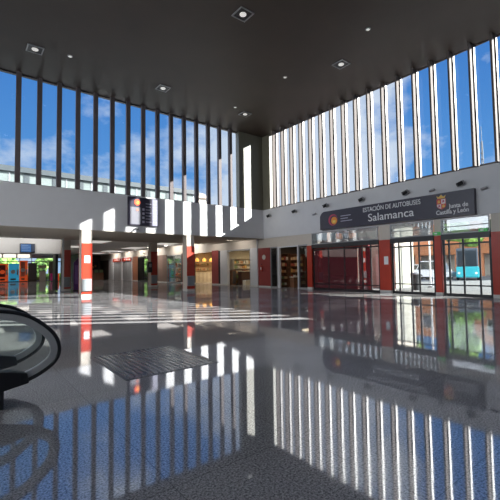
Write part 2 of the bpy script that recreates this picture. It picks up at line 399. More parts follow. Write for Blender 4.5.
def round_light(x, y, label):
    t = thing('ceiling_spotlight', (x, y, ZC), label, 'spotlight', 'small round spotlights in the dark ceiling')
    MB().lathe([(0.10, -0.03), (0.12, -0.015), (0.12, -0.001)], (x, y, ZC), seg=16).build('trim_ring', GREY, t)
    MB().lathe([(0.075, -0.036), (0.075, -0.028)], (x, y, ZC), seg=16).build('lamp', LAMP, t)
round_light(4.09, 19.08, 'small round ceiling spotlight beside the far left square downlight')
round_light(13.90, 18.93, 'small round ceiling spotlight beside the downlight nearest the corner')
round_light(13.88, 14.25, 'small round ceiling spotlight in the middle of the dark ceiling')
round_light(13.97, 9.08, 'small round ceiling spotlight at the right, highest in view')

# ------------------------------------------------------------------ columns
def column(x, y, label, grey_z, poster=False, red_top=3.05, s=0.30):
    t = thing('pillar', (x, y, 0), label, 'pillar')
    MB().box(x-s, x+s, y-s, y+s, 0.0, 0.16).build('plinth', STONE, t, bevel=0.01)
    MB().box(x-s+0.02, x+s-0.02, y-s+0.02, y+s-0.02, 0.16, 3.8).build('shaft', BEIGE, t)
    MB().box(x-s+0.012, x+s-0.012, y-s-0.012, y-s+0.02, 0.16, red_top).build('red_cladding', RED, t)
    MB().box(x-s+0.012, x+s-0.012, y+s-0.02, y+s+0.012, 0.16, red_top).build('red_cladding', RED, t)
    p = MB().box(x-s+0.01, x+s-0.06, y-s-0.10, y-s-0.012, grey_z[0], grey_z[1]).build('grey_panel', GREY, t, bevel=0.01)
    MB().box(x-s+0.05, x+s-0.10, y-s-0.106, y-s-0.10, grey_z[0]+0.05, grey_z[1]-0.05).build('cover_plate', mat('cover_plate_grey', (0.24, 0.26, 0.28), 0.5), p)
    if poster:
        MB().box(x-0.14, x+0.17, y-s-0.02, y-s-0.012, 1.93, 2.34).build('paper_notice', PRINT_WHITE, t)
    return t
column(5.74, 22.50, 'red and white pillar with a paper notice, standing in full sun at left', (0.34, 1.03), True)
column(12.40, 22.50, 'red and white pillar in the middle, with only its upper part sunlit', (0.36, 1.04))
column(6.35, 30.4, 'shaded dark red pillar at left, behind the sunlit one', (0.28, 1.04))
column(13.30, 30.5, 'shaded dark red pillar in the middle, with a dark telephone on its side', (0.30, 1.03))
tp = thing('pay_telephone', (12.86, 30.1, 1.2), 'dark wall telephone box fixed on the shaded middle pillar', 'telephone')
MB().box(12.62, 12.98, 29.85, 30.18, 1.25, 2.15).build('housing', BLACK, tp, bevel=0.02)
MB().box(12.70, 12.90, 29.835, 29.85, 1.7, 2.0).build('screen', GREY, tp)
MB().box(12.72, 12.78, 29.80, 29.85, 1.3, 1.6).build('handset', RUBBER, tp, bevel=0.01)
bx = thing('litter_box', (13.75, 30.0, 0), 'low grey box standing against the shaded middle pillar', 'box')
# white frame post beside the shaded left pillar with a dark door leaf
fp = thing('frame_post', (5.9, 29.2, 0), 'slim white upright post left of the shaded left pillar', 'post')
MB().box(5.86, 5.98, 29.1, 29.3, 0.04, ZB).build('shaft', WHITE, fp)
MB().box(5.80, 6.04, 29.04, 29.36, 0, 0.04).build('base_plate', GREY, fp)
dl = thing('open_door_leaf', (5.7, 30.9, 0), 'dark open door leaf standing behind the slim white post', 'door leaf')
MB().box(5.62, 5.80, 30.2, 31.2, 0.02, 2.75).build('panel', BLACK, dl)
MB().box(5.60, 5.62, 30.3, 30.36, 0.9, 1.3).build('handle', STEEL, dl)
bpy.data.objects.remove(bx)
# purple totem
tt = thing('information_totem', (7.05, 30.2, 0), 'purple information totem with a slanted top beside the shaded left pillar', 'totem')
PURPLE = mat('purple_panel', (0.10, 0.025, 0.16), 0.35)
MB().prism([(6.82, 0.06), (7.42, 0.06), (7.42, 2.75), (6.82, 2.1)], 'y', 29.95, 30.15).build('body', PURPLE, tt)
MB().box(6.78, 7.46, 29.9, 30.2, 0, 0.06).build('base', BLACK, tt)
MB().box(6.90, 7.10, 29.935, 29.95, 0.5, 1.9).build('panel', mat('violet_screen', (0.22, 0.10, 0.32), 0.3), tt)

# ------------------------------------------------------------------ departures board on the north band
bd = thing('information_board', (9.0, CY-0.1, 4.23), 'dark information board with red round emblem hung on the white band', 'board')
MB().box(8.05, 9.95, CY-0.14, CY-0.004, 4.23, 5.98).build('casing', NAVY, bd, bevel=0.01)
MB().lathe([(0.19, -0.012), (0.19, 0)], (8.62, CY-0.142, 5.66), axis='y', seg=28).build('emblem', mat('emblem_red', (0.85, 0.10, 0.04), 0.4), bd)
MB().lathe([(0.09, -0.02), (0.09, -0.012)], (8.66, CY-0.142, 5.64), axis='y', seg=24).build('emblem_centre', mat('emblem_orange', (0.9, 0.40, 0.05), 0.4), bd)
MB().box(8.18, 8.86, CY-0.146, CY-0.14, 4.30, 5.36).build('left_sun_panel', mat('board_sun_grey', (0.16, 0.16, 0.19), 0.4), bd)  # panel colour lightened where a sun stripe crosses the board
MB().lathe([(0.07, -0.012), (0.07, 0)], (8.62, CY-0.148, 5.2), axis='y', seg=20).build('small_emblem', mat('emblem_red2', (0.8, 0.2, 0.12), 0.4), bd)
MB().box(9.60, 9.93, CY-0.148, CY-0.14, 4.26, 5.94).build('right_sun_stripe', mat('board_sun_lilac', (0.20, 0.20, 0.27), 0.4), bd)  # sun stripe on the board, put in as a lighter strip
for k in range(4):
    z = 5.25-0.26*k
    ic = MB().box(8.94, 9.08, CY-0.150, CY-0.14, z-0.07, z+0.07).build('pictogram', PRINT_LILAC, bd)
for k in range(7):
    z = 5.62-0.19*k
    MB().box(9.16, 9.52-0.05*(k % 3), CY-0.150, CY-0.14, z-0.018, z+0.018).build('line_of_print', PRINT_LILAC, bd)
    MB().box(9.64, 9.86-0.04*(k % 2), CY-0.156, CY-0.148, z-0.018, z+0.018).build('line_of_print', PRINT_LILAC, bd)
cm = thing('security_camera', (8.6, CY-0.1, 4.02), 'small security camera fixed just below the dark information board', 'camera')
MB().box(8.56, 8.64, CY-0.12, CY-0.002, 4.05, 4.10).build('bracket', GREY, cm)
MB().tube((8.60, CY-0.28, 3.98), (8.60, CY-0.06, 4.04), 0.05).build('body', BLACK, cm)

# ------------------------------------------------------------------ station sign on the east band
sg = thing('station_sign', (18.8, 11.5, 3.95), 'long dark station name sign with emblem and crest above the entrances', 'sign')
pts = [(16.16, 3.93), (6.87, 3.86), (6.87, 5.06), (15.75, 5.10)]
arc = [(16.16-0.41+0.41*math.cos(a), 4.69+0.41*math.sin(a)) for a in [math.pi/2*(1-k/8) for k in range(1, 9)]]
MB().prism(pts + arc, 'x', 18.68, CX).build('board', NAVY, sg)
SX = 18.68
text('ESTACIÓN DE AUTOBUSES', 'lettering', PRINT_WHITE, sg, (SX-0.007, 11.12, 4.80), 0.36, 'west', 3.45, 0.003)
text('Salamanca', 'lettering', PRINT_WHITE, sg, (SX-0.007, 11.14, 4.30), 0.62, 'west', 2.75, 0.002)
MB().lathe([(0.36, -0.010), (0.36, 0)], (SX, 15.08, 4.49), axis='x', seg=36).build('emblem', mat('emblem_crimson', (0.50, 0.03, 0.10), 0.4), sg)
MB().lathe([(0.29, -0.016), (0.29, -0.010)], (SX, 15.02, 4.47), axis='x', seg=36).build('emblem_ring', mat('emblem_navy', (0.03, 0.02, 0.05), 0.4), sg)
MB().lathe([(0.24, -0.022), (0.24, -0.016)], (SX, 14.98, 4.44), axis='x', seg=36).build('emblem_disc', mat('emblem_amber', (0.85, 0.30, 0.03), 0.4), sg)
MB().box(SX-0.028, SX-0.022, 14.86, 15.10, 4.30, 4.46).build('emblem_centre', mat('emblem_yellow', (0.9, 0.65, 0.12), 0.4), sg)
for k, (z, wd) in enumerate(((4.66, 0.75), (4.50, 0.55), (4.34, 0.85))):
    MB().box(SX-0.008, SX, 14.48-wd, 14.48, z-0.022, z+0.022).build('line_of_print', PRINT_LILAC, sg)
# quartered castle-and-lion shield with a crown
cr = MB().prism([(8.57, 4.78), (8.57, 4.42), (8.50, 4.33), (8.35, 4.26), (8.20, 4.33), (8.13, 4.42), (8.13, 4.78)], 'x', SX-0.012, SX).build('crest_shield', mat('shield_red', (0.62, 0.05, 0.04), 0.4), sg)
SW = mat('shield_white', (0.78, 0.72, 0.70), 0.4)
MB().box(SX-0.016, SX-0.012, 8.15, 8.345, 4.53, 4.76).build('quarter', SW, cr)
MB().prism([(8.355, 4.52), (8.355, 4.29), (8.49, 4.35), (8.55, 4.43), (8.55, 4.52)], 'x', SX-0.016, SX-0.012).build('quarter', SW, cr)
GOLD = mat('gold_print', (0.80, 0.50, 0.08), 0.35)
for y, z in ((8.46, 4.65), (8.24, 4.42)):
    MB().prism([(y-0.06, z-0.07), (y+0.06, z-0.07), (y+0.06, z+0.03), (y+0.035, z+0.03), (y+0.035, z+0.07), (y-0.035, z+0.07), (y-0.035, z+0.03), (y-0.06, z+0.03)], 'x', SX-0.020, SX-0.012).build('castle', GOLD, cr)
LION = mat('lion_print', (0.45, 0.06, 0.14), 0.4)
for y, z in ((8.25, 4.65), (8.45, 4.42)):
    MB().prism([(y-0.05, z-0.07), (y-0.01, z-0.03), (y+0.03, z-0.07), (y+0.05, z-0.02), (y+0.02, z+0.03), (y+0.05, z+0.07), (y-0.01, z+0.07), (y-0.05, z+0.02)], 'x', SX-0.022, SX-0.016).build('lion', LION, cr)
MB().prism([(8.52, 4.80), (8.18, 4.80), (8.13, 4.94), (8.24, 4.88), (8.35, 4.99), (8.46, 4.88), (8.57, 4.94)], 'x', SX-0.014, SX).build('crown', GOLD, sg)
text('Junta de', 'lettering', PRINT_WHITE, sg, (SX-0.007, 7.56, 4.36), 0.30, 'west', 0.88, 0.004)
text('Castilla y León', 'lettering', PRINT_WHITE, sg, (SX-0.007, 7.86, 4.10), 0.30, 'west', 1.50, 0.004)

# spotlights on the east band
def band_spot(y, z, label):
    t = thing('wall_spotlight', (CX, y, z), label, 'spotlight', 'spotlights on the white band of the right wall')
    MB().lathe([(0.10, 0), (0.10, 0.03)], (CX-0.03, y, z), axis='x', seg=18).build('wall_plate', STONE, t)
    MB().tube((CX-0.03, y, z), (CX-0.20, y, z+0.02), 0.022).build('arm', GREY, t)
    h = MB().tube((CX-0.30, y+0.10, z-0.06), (CX-0.16, y-0.08, z+0.05), 0.10, 16).build('head', BLACK, t)
    MB().tube((CX-0.165, y-0.075, z+0.046), (CX-0.12, y-0.13, z+0.08), 0.115, 16).build('reflector', GREY, h)
for y, z, l in ((21.36, 5.51, 'dark wall spotlight nearest the room corner, on the right white band'),
                (18.60, 5.50, 'dark wall spotlight second from the room corner, on the right white band'),
                (15.76, 5.50, 'dark wall spotlight above the rounded left end of the station sign'),
                (13.01, 5.47, 'dark wall spotlight above the start of the large sign lettering'),
                (10.25, 5.42, 'dark wall spotlight above the middle of the station sign lettering'),
                (7.47, 5.38, 'dark wall spotlight above the crest end of the station sign')): band_spot(y, z, l)
def wall_cam(y, z, label):
    t = thing('security_camera', (CX, y, z), label, 'camera')
    MB().box(CX-0.12, CX, y-0.02, y+0.02, z-0.02, z+0.02).build('bracket', STONE, t)
    MB().tube((CX-0.15, y+0.16, z-0.04), (CX-0.13, y-0.10, z+0.02), 0.055, 12).build('body', GREY, t)
wall_cam(16.72, 5.09, 'small grey security camera on the white band, left of the station sign')
wall_cam(8.81, 5.33, 'small pale security camera on the white band above the crest')
wall_cam(6.46, 5.01, 'small grey security camera on the white band, right of the station sign')

# ------------------------------------------------------------------ wall pillars between the entrances
def wall_pillar(y0, y1, label, top=2.98, notice=None, plinth=True):
    yc = (y0+y1)/2; t = thing('wall_pillar', (CX, yc, 0), label, 'pillar')
    MB().box(CX-0.10, CX+0.32, y0, y1, 0, 0.16).build('plinth', STONE, t)
    MB().box(CX-0.09, CX+0.30, y0+0.01, y1-0.01, 0.16, top).build('red_cladding', RED, t)
    MB().box(CX-0.05, CX+0.30, y0+0.01, y1-0.01, top, ZB-0.01).build('upper_shaft', BEIGE, t)
    if notice: MB().box(CX-0.10, CX-0.09, *notice).build('paper_notice', PRINT_WHITE, t)
wall_pillar(17.10, 17.55, 'narrow red wall pillar beside the dark red glass entrance')
wall_pillar(11.28, 11.98, 'red wall pillar with a white notice under the station sign', notice=(11.42, 11.68, 1.60, 2.05))
wall_pillar(8.52, 8.86, 'slim red post between the two clear glass entrances')
wall_pillar(5.60, 6.32, 'broad red wall pillar at the right edge, beside the last entrance')

# entrances
def entrance(idx, y0, y1, mull, glass, low_rail=0.5, head=2.50, twin=False):
    r = struct_root('door_%d' % idx, (CX, (y0+y1)/2, 0))
    m = MB().box(CX+0.0, CX+0.10, y0, y0+0.06, 0, 3.02).box(CX+0.0, CX+0.10, y1-0.06, y1, 0, 3.02).box(CX, CX+0.10, y0+0.06, y1-0.06, 0, 0.05)
    m.build('frame', BLACK, r)
    MB().box(CX-0.14, CX+0.12, y0, y1, 2.76, 3.02).build('operator_beam', BLACK, r, bevel=0.01)
    tf = MB().box(CX-0.10, CX-0.04, y0, y1, 3.02, 3.08).box(CX-0.10, CX-0.04, y0, y1, ZB-0.08, ZB-0.02).box(CX-0.10, CX-0.04, y0, y0+0.05, 3.08, ZB-0.08).box(CX-0.10, CX-0.04, y1-0.05, y1, 3.08, ZB-0.08)
    tf = tf.box(CX-0.10, CX-0.04, y0+0.05, y1-0.05, 3.36, 3.40) if twin else tf
    tfo = tf.build('transom_frame', GREY, r)
    MB().box(CX-0.075, CX-0.063, y0+0.05, y1-0.05, 3.08, ZB-0.08).build('transom_pane', TRANSOM, r)
    ys = [y0+0.06] + mull + [y1-0.06]
    for a, b in zip(ys, ys[1:]):
        lf = MB().box(CX+0.02, CX+0.07, a, a+0.04, 0.05, 2.76).box(CX+0.02, CX+0.07, b-0.04, b, 0.05, 2.76).box(CX+0.02, CX+0.07, a+0.04, b-0.04, 0.05, 0.13)
        lf.box(CX+0.02, CX+0.07, a+0.04, b-0.04, low_rail, low_rail+0.06).box(CX+0.02, CX+0.07, a+0.04, b-0.04, head, head+0.08)
        o = lf.build('door_leaf', BLACK, r)
        MB().box(CX+0.04, CX+0.052, a+0.04, b-0.04, 0.13, head).build('pane', DOORGLASS if (idx == 1 and a < y0+0.1) else glass, o)
    return r
entrance(1, 12.0, 17.08, [12.62, 13.19, 14.49, 15.76], REDGLASS, 0.36, 2.62)
entrance(2, 8.88, 11.26, [9.72, 10.16, 10.84], DOORGLASS, twin=True)
entrance(3, 6.34, 8.50, [6.85, 7.55, 8.2], DOORGLASS, twin=True)
def exit_sign(y, label):
    t = thing('exit_sign', (CX-0.15, y, 2.9), label, 'exit sign')
    MB().box(CX-0.18, CX-0.14, y-0.18, y+0.18, 3.02, 3.17).build('casing', mat('exit_green', (0.05, 0.32, 0.08), 0.4, emit=(0.1, 0.55, 0.15), es=0.25), t)
    MB().box(CX-0.184, CX-0.18, y-0.03, y+0.10, 3.06, 3.13).build('arrow', PRINT_WHITE, t)
exit_sign(8.68, 'small green exit sign above the slim red post')
exit_sign(6.6, 'small green exit sign above the last door at right')

# maroon lining wall behind the first vestibule, with one lit gap at its right end
struct('wall_vestibule_back', MB().box(20.4, 20.6, 13.75, 17.4, 0, 3.4), MAROON)
struct('wall_vestibule_side', MB().box(19.3, 20.6, 17.2, 17.4, 0, 3.4), MAROON)

# ------------------------------------------------------------------ shopfronts along the east wall (x = 19)
def panel(name, y0, y1, label, m, z1=3.08):
    t = thing(name, (19.0, (y0+y1)/2, 0), label, 'wall panel')
    MB().box(18.96, 19.2, y0, y1, 0.10, z1).build('board', m, t)
    MB().box(18.95, 19.2, y0, y1, 0, 0.10).build('skirting', STONE, t)
    return t
p1 = panel('wall_panel', 21.5, 22.95, 'dark red wall panel with a white round dial, in the corner', MAROON)
MB().lathe([(0.20, 0), (0.20, 0.03)], (18.93, 22.22, 2.35), axis='x', seg=28).build('round_dial', STONE, p1)
ex = thing('fire_extinguisher', (18.9, 22.40, 1.4), 'small red fire extinguisher hung below the white round dial', 'fire extinguisher')
MB().lathe([(0.08, 0), (0.085, 0.03), (0.085, 0.40), (0.05, 0.47), (0.03, 0.5)], (18.85, 22.40, 1.25), seg=18).build('cylinder', RED, ex, smooth=True)
MB().box(18.82, 18.88, 22.37, 22.43, 1.75, 1.82).build('valve', BLACK, ex)
MB().box(18.76, 18.768, 22.36, 22.44, 1.38, 1.56).build('label_plate', PRINT_WHITE, ex)
panel('wall_panel', 28.75, 29.9, 'dark red wall panel between the lit counter shop and the pale shop', MAROON, 3.2)
panel('wall_pier', 27.3, 28.45, 'pale grey pier left of the pale shop opening', WHITE, 3.15)
panel('wall_pier', 23.1, 24.0, 'pale grey pier right of the pale shop opening', WHITE, 3.15)
panel('wall_pier', 28.45, 28.75, 'narrow black strip beside the pale grey pier', BLACK, 3.15)
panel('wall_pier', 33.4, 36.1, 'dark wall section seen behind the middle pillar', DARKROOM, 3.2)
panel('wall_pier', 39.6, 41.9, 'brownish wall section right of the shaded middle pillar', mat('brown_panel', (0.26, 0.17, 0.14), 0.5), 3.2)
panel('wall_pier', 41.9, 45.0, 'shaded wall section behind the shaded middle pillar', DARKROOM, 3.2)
panel('wall_panel', 48.4, 50.2, 'orange brown wall panel beside the grey lift doors', mat('rust_panel', (0.42, 0.16, 0.08), 0.5), 3.3)
panel('wall_panel', 58.5, 60.6, 'pale wall panel left of the grey lift doors', WHITE, 3.3)

def glazing(y0, y1, label, mull=(), z1=3.1, m=None, name='shop_window', fm=None):
    t = thing(name, (19.0, (y0+y1)/2, 0), label, 'shop window')
    f = MB().box(18.98, 19.1, y0, y0+0.07, 0, z1).box(18.98, 19.1, y1-0.07, y1, 0, z1).box(18.98, 19.1, y0+0.07, y1-0.07, 0, 0.09).box(18.98, 19.1, y0+0.07, y1-0.07, z1-0.1, z1)
    for a in mull: f.box(18.98, 19.1, a-0.03, a+0.03, 0.09, z1-0.1)
    f.build('frame', fm or GREY, t)
    MB().box(19.03, 19.045, y0+0.07, y1-0.07, 0.09, z1-0.1).build('pane', m or SHOPGLASS, t)
    return t
glazing(20.7, 21.5, 'dark shop window right of the dark red corner panel')
glazing(17.55, 18.5, 'shop window with bright reflections right of the brown shop opening')
glazing(36.1, 39.6, 'tall pale green shop window between the two middle pillars', (37.8,), 3.1)
glazing(45.0, 48.4, 'dark shop window left of the shaded middle pillar', (46.8,), 3.2, fm=BLACK)

# shop rooms: back walls, floors and side walls
def room(idx, y0, y1, depth, m, light=None, z1=3.3):
    struct('wall_shop_%d' % idx, MB().box(19.2+depth, 19.35+depth, y0-0.1, y1+0.1, 0, z1).box(19.1, 19.2+depth, y0-0.1, y0, 0, z1).box(19.1, 19.2+depth, y1, y1+0.1, 0, z1).box(19.35, 19.2+depth, y0, y1, z1, z1+0.08), m)
    struct('floor_shop_%d' % idx, MB().box(19.2, 19.35+depth, y0-0.1, y1+0.1, -0.3, 0.0), GRANITE)
    if light:
        l = bpy.data.lights.new('shop_light', 'AREA'); l.size = 1.0; l.energy = light[0]; l.color = light[1]
        o = bpy.data.objects.new('shop_light', l); COL.objects.link(o); o.location = (19.2+depth*0.5, (y0+y1)/2, z1-0.06)
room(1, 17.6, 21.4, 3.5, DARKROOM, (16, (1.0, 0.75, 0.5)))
room(2, 23.6, 28.0, 4.5, CREAM, (40, (1.0, 0.82, 0.55)))
room(3, 30.0, 36.0, 5.0, WARM, (110, (1.0, 0.78, 0.5)))
room(4, 36.2, 41.5, 4.0, mat('greenish_interior', (0.42, 0.46, 0.40), 0.6), (70, (0.95, 1.0, 0.9)))
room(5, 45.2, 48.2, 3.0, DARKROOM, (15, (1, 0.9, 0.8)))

# shop interiors: units stand against each shop's north wall and face south
def shelf_unit(x0, x1, y, h, n, label, m, group=None):
    t = thing('shelf_unit', ((x0+x1)/2, y, 0), label, 'shelf')
    s = MB().box(x0, x0+0.04, y, y+0.35, 0, h).box(x1-0.04, x1, y, y+0.35, 0, h).box(x0+0.04, x1-0.04, y+0.32, y+0.35, 0, h)
    s.build('carcass', m, t)
    for k in range(n):
        z = 0.12 + k*(h-0.16)/(n-1); MB().box(x0+0.04, x1-0.04, y, y+0.32, z, z+0.03).build('shelf', m, t)
    return [0.15 + k*(h-0.16)/(n-1) for k in range(n)]
goods = [mat('goods_%d' % i, c, 0.5) for i, c in enumerate(((0.55, 0.25, 0.10), (0.60, 0.42, 0.25), (0.35, 0.08, 0.05), (0.62, 0.58, 0.50), (0.20, 0.25, 0.12), (0.70, 0.45, 0.15)))]
def fill(x0, x1, y, zs, group, label, wmax=0.28, hmax=0.30, cat='package', name='package'):
    for z in zs[:-1]:
        x = x0+0.06
        while True:
            w = random.uniform(0.14, wmax); h = random.uniform(0.16, hmax)
            if x+w > x1-0.06: break
            o = MB().box(x, x+w, y+0.04, y+0.26, z+0.001, z+h).box(x+0.02, x+w-0.02, y+0.06, y+0.24, z+h, z+h+0.015).build(name, random.choice(goods))
            tag(o, label, cat, group); x += w+random.uniform(0.02, 0.10)
zs = shelf_unit(19.45, 20.45, 20.95, 2.6, 6, 'tall brown shelf unit at the left inside the brown shop', WOOD)
fill(19.45, 20.45, 20.95, zs, 'packages on the left shelf of the brown shop', 'small package on the tall left shelf inside the brown shop')
zs = shelf_unit(20.6, 22.4, 20.95, 2.6, 6, 'wide brown shelf unit at the right inside the brown shop', WOOD)
fill(20.6, 22.4, 20.95, zs, 'packages on the right shelf of the brown shop', 'small package on the wide right shelf inside the brown shop')
ds = thing('shop_counter', (20.2, 20.0, 0), 'low brown display counter inside the brown shop opening', 'counter')
MB().box(19.9, 20.7, 19.9, 20.3, 0.0, 0.75).build('body', WOOD, ds); MB().box(19.86, 20.74, 19.86, 20.34, 0.75, 0.80).build('top', CREAM, ds)
op = thing('opening_frame', (19.0, 19.6, 0), 'white frame around the brown shop opening', 'frame')
MB().box(18.96, 19.12, 20.45, 20.65, 0, 3.08).box(18.96, 19.12, 18.5, 18.58, 0, 3.08).box(18.96, 19.12, 18.58, 20.45, 3.0, 3.08).build('frame', WHITE, op)
# pale shop
zs = shelf_unit(19.9, 23.0, 27.6, 2.4, 6, 'pale shelf unit of goods at the back of the pale shop', CREAM)
fill(19.9, 23.0, 27.6, zs, 'packages on the back shelf of the pale shop', 'small package on the back shelf inside the pale shop', 0.4)
c2 = thing('shop_counter', (21.3, 26.0, 0), 'dark wooden counter inside the pale shop', 'counter')
MB().box(20.0, 22.4, 26.6, 27.1, 0, 1.2).build('body', mat('dark_wood', (0.07, 0.03, 0.02), 0.4), c2); MB().box(19.96, 22.44, 26.55, 27.15, 1.2, 1.25).build('top', CREAM, c2)
c3 = thing('display_case', (20.6, 25.8, 0), 'low pale display case in front of the dark wooden counter', 'display case')
MB().box(19.9, 21.8, 25.9, 26.3, 0.0, 0.42).build('body', CREAM, c3); MB().box(19.88, 21.82, 25.88, 26.32, 0.42, 0.45).build('top', WHITE, c3)
c4 = thing('drinks_cabinet', (19.6, 27.3, 0), 'brown drinks cabinet at the left inside the pale shop', 'cabinet')
MB().box(19.4, 19.85, 27.2, 27.9, 0, 1.35).build('body', WOOD, c4); MB().box(19.45, 19.8, 27.18, 27.2, 0.1, 1.25).build('door', DARKROOM, c4)
c7 = thing('poster_stand', (22.6, 26.0, 0), 'white poster stand at the right inside the pale shop', 'stand')
MB().box(22.3, 22.9, 26.0, 26.06, 0.5, 2.3).build('poster', WHITE, c7); MB().box(22.25, 22.95, 25.9, 26.16, 0, 0.5).build('base', GREY, c7)
op2 = thing('opening_frame', (19.0, 25.6, 0), 'grey head frame above the pale shop opening', 'frame')
MB().box(18.98, 19.12, 24.08, 27.3, 3.0, 3.12).box(18.98, 19.12, 24.0, 24.08, 0, 3.0).build('frame', GREY, op2)
# bar
c5 = thing('cafe_counter', (21.2, 34.9, 0), 'cream lit bar counter under the pendant lamps', 'counter')
MB().box(19.6, 23.4, 34.6, 35.1, 0, 1.12).build('body', CREAM, c5); MB().box(19.55, 23.45, 34.55, 35.15, 1.12, 1.18).build('top', mat('lit_top', (0.8, 0.7, 0.5), 0.4), c5)
for k in range(8): MB().box(19.8+k*0.5, 19.83+k*0.5, 34.585, 34.6, 0.1, 1.1).build('front_batten', WOOD, c5)
for k, x in enumerate((20.2, 21.1, 22.0)):
    t = thing('pendant_lamp', (x, 34.8, 2.2), '%s glowing amber pendant lamp over the cream bar counter' % ('leftmost', 'middle', 'rightmost')[k], 'pendant lamp', 'pendant lamps over the bar counter')
    MB().tube((x, 34.8, 2.75), (x, 34.8, 3.3), 0.012, 6).build('cord', BLACK, t)
    MB().lathe([(0.20, 0), (0.22, 0.06), (0.20, 0.22), (0.08, 0.36), (0.05, 0.40)], (x, 34.8, 2.3), seg=20).build('lamp_shade', mat('amber_shade', (0.7, 0.4, 0.1), 0.4, emit=(1.0, 0.50, 0.10), es=1.3), t, smooth=True)
zs = shelf_unit(19.6, 23.6, 35.6, 2.5, 5, 'wooden back shelf behind the cream bar counter', WARM)
for z in zs[1:-1]:
    x = 19.9
    while x < 23.4:
        b = MB().lathe([(0.04, 0), (0.045, 0.02), (0.045, 0.18), (0.016, 0.24), (0.016, 0.31)], (x, 35.75, z+0.001), seg=8).build('bottle', random.choice(goods))
        tag(b, 'small bottle on the shelf behind the cream bar counter', 'bottle', 'bottles behind the bar counter'); x += 0.25
c6 = thing('display_stand', (20.2, 40.0, 0), 'pale display stand behind the tall green shop window', 'display stand')
MB().box(19.6, 20.3, 40.0, 40.4, 0, 1.6).build('body', STONE, c6); MB().box(19.65, 20.25, 39.985, 40.0, 0.5, 1.5).build('poster', LEAF, c6)
zs = shelf_unit(19.8, 22.6, 41.1, 2.6, 5, 'pale shelf unit behind the tall green shop window', STONE)
fill(19.8, 22.6, 41.1, zs, 'packages on the shelf behind the green shop window', 'small package on the shelf behind the tall green shop window', 0.5)

# lift doors with red sign band
def lift(y0, y1, label):
    t = thing('lift', (19.0, (y0+y1)/2, 0), label, 'lift')
    MB().box(18.9, 19.3, y0, y0+0.25, 0, 3.3).box(18.9, 19.3, y1-0.25, y1, 0, 3.3).box(18.9, 19.3, y0+0.25, y1-0.25, 2.72, 3.3).build('surround', WHITE, t)
    ym = (y0+y1)/2
    for a, b in ((y0+0.25, ym-0.02), (ym+0.02, y1-0.25)): MB().box(19.0, 19.1, a, b, 0, 2.72).build('door', GREY, t)
    s = MB().box(18.84, 18.9, y0+0.2, y1-0.2, 2.74, 3.24).build('sign_band', RED, t)
    for k in range(4): MB().box(18.83, 18.84, y0+0.5+k*0.7, y0+0.85+k*0.7, 2.9, 3.1).build('mark', PRINT_WHITE, s)
lift(50.3, 54.4, 'grey lift doors under a red sign band, nearer pair')
lift(54.5, 58.4, 'grey lift doors under a red sign band, farther pair')

# ------------------------------------------------------------------ low hall: far end, display, machines
struct('wall_far', MB().box(14.2, 19.0, 68, 68.3, 0, 4.1).box(-14, 1.0, 68, 68.3, 0, 4.1).box(1.0, 14.2, 68, 68.3, 3.6, 4.1), WHITE)
struct('wall_east_far', MB().box(19.0, 19.3, 60.6, 68, 0, 3.1), DARKROOM)
fe = struct_root('window_4', (7.5, 68, 0))
m = MB().box(1.0, 14.2, 68.0, 68.1, 0, 0.1).box(1.0, 14.2, 68.0, 68.1, 2.95, 3.1)
for k in range(9): m.box(1.0+k*1.64, 1.08+k*1.64, 68.0, 68.1, 0.1, 3.6)
m.build('frame', GREY, fe); MB().box(1.0, 14.2, 68.04, 68.055, 0.1, 3.6).build('pane', GLASS, fe)
struct('wall_kiosk_back', MB().box(14.2, 14.4, 58, 68, 0, 4.05), DARKROOM)

ls = thing('light_strip', (5, 62, 3.7), 'row of bright ceiling light panels at the far left end', 'light panel')
MB().box(-2, 8.2, 60.0, 60.2, 3.35, 3.95).build('casing', STONE, ls)
for k in range(6): MB().box(-1.8+k*1.65, -0.35+k*1.65, 59.97, 60.0, 3.42, 3.88).build('diffuser', mat('panel_glow', (0.9, 0.9, 0.85), 0.5, emit=(1.0, 0.93, 0.80), es=1.3), ls)

dsn = thing('display_screen', (3.9, 31.2, 2.75), 'blue departures screen hung on the white beam at left', 'screen')
MB().box(3.48, 4.42, 31.10, 31.28, 2.86, 3.52).build('casing', BLACK, dsn, bevel=0.01)
sc_ = MB().box(3.53, 4.18, 31.085, 31.10, 2.91, 3.47).build('screen', mat('blue_screen', (0.03, 0.09, 0.22), 0.3, emit=(0.06, 0.16, 0.40), es=0.5), dsn)
for k in range(4): MB().box(3.60, 4.10-0.1*(k % 2), 31.08, 31.085, 3.00+k*0.12, 3.03+k*0.12).build('line_of_print', mat('pale_blue_print', (0.3, 0.4, 0.6), 0.5), sc_)
MB().box(4.22, 4.40, 31.085, 31.10, 2.91, 3.47).build('side_panel', mat('slate_panel', (0.05, 0.07, 0.12), 0.4), dsn)

def machine(x0, x1, h, label, body, front, extra):
    t = thing('vending_machine', ((x0+x1)/2, 64, 0), label, 'vending machine', 'vending machines at the far left')
    MB().box(x0, x1, 63.6, 64.4, 0.08, h).build('body', body, t, bevel=0.03)
    MB().box(x0+0.04, x1-0.04, 63.65, 64.35, 0, 0.08).build('base', BLACK, t)
    f = MB().box(x0+0.10, x1-0.35, 63.57, 63.6, 0.75, h-0.2).build('front_panel', front, t)
    MB().lathe([(0.30, -0.02), (0.30, 0)], ((x0+x1)/2-0.12, 63.565, h*0.55), axis='y', seg=24).build('emblem', extra, f)
    MB().box(x1-0.28, x1-0.08, 63.57, 63.6, 1.0, 1.8).build('coin_panel', GREY, t)
    MB().box(x0+0.2, x1-0.4, 63.57, 63.6, 0.25, 0.5).build('delivery_slot', BLACK, t)
ORANGE = mat('orange_red_glow_paint', (0.75, 0.09, 0.02), 0.4, emit=(1.0, 0.13, 0.03), es=0.3)  # paint colour with a slight glow added to brighten it
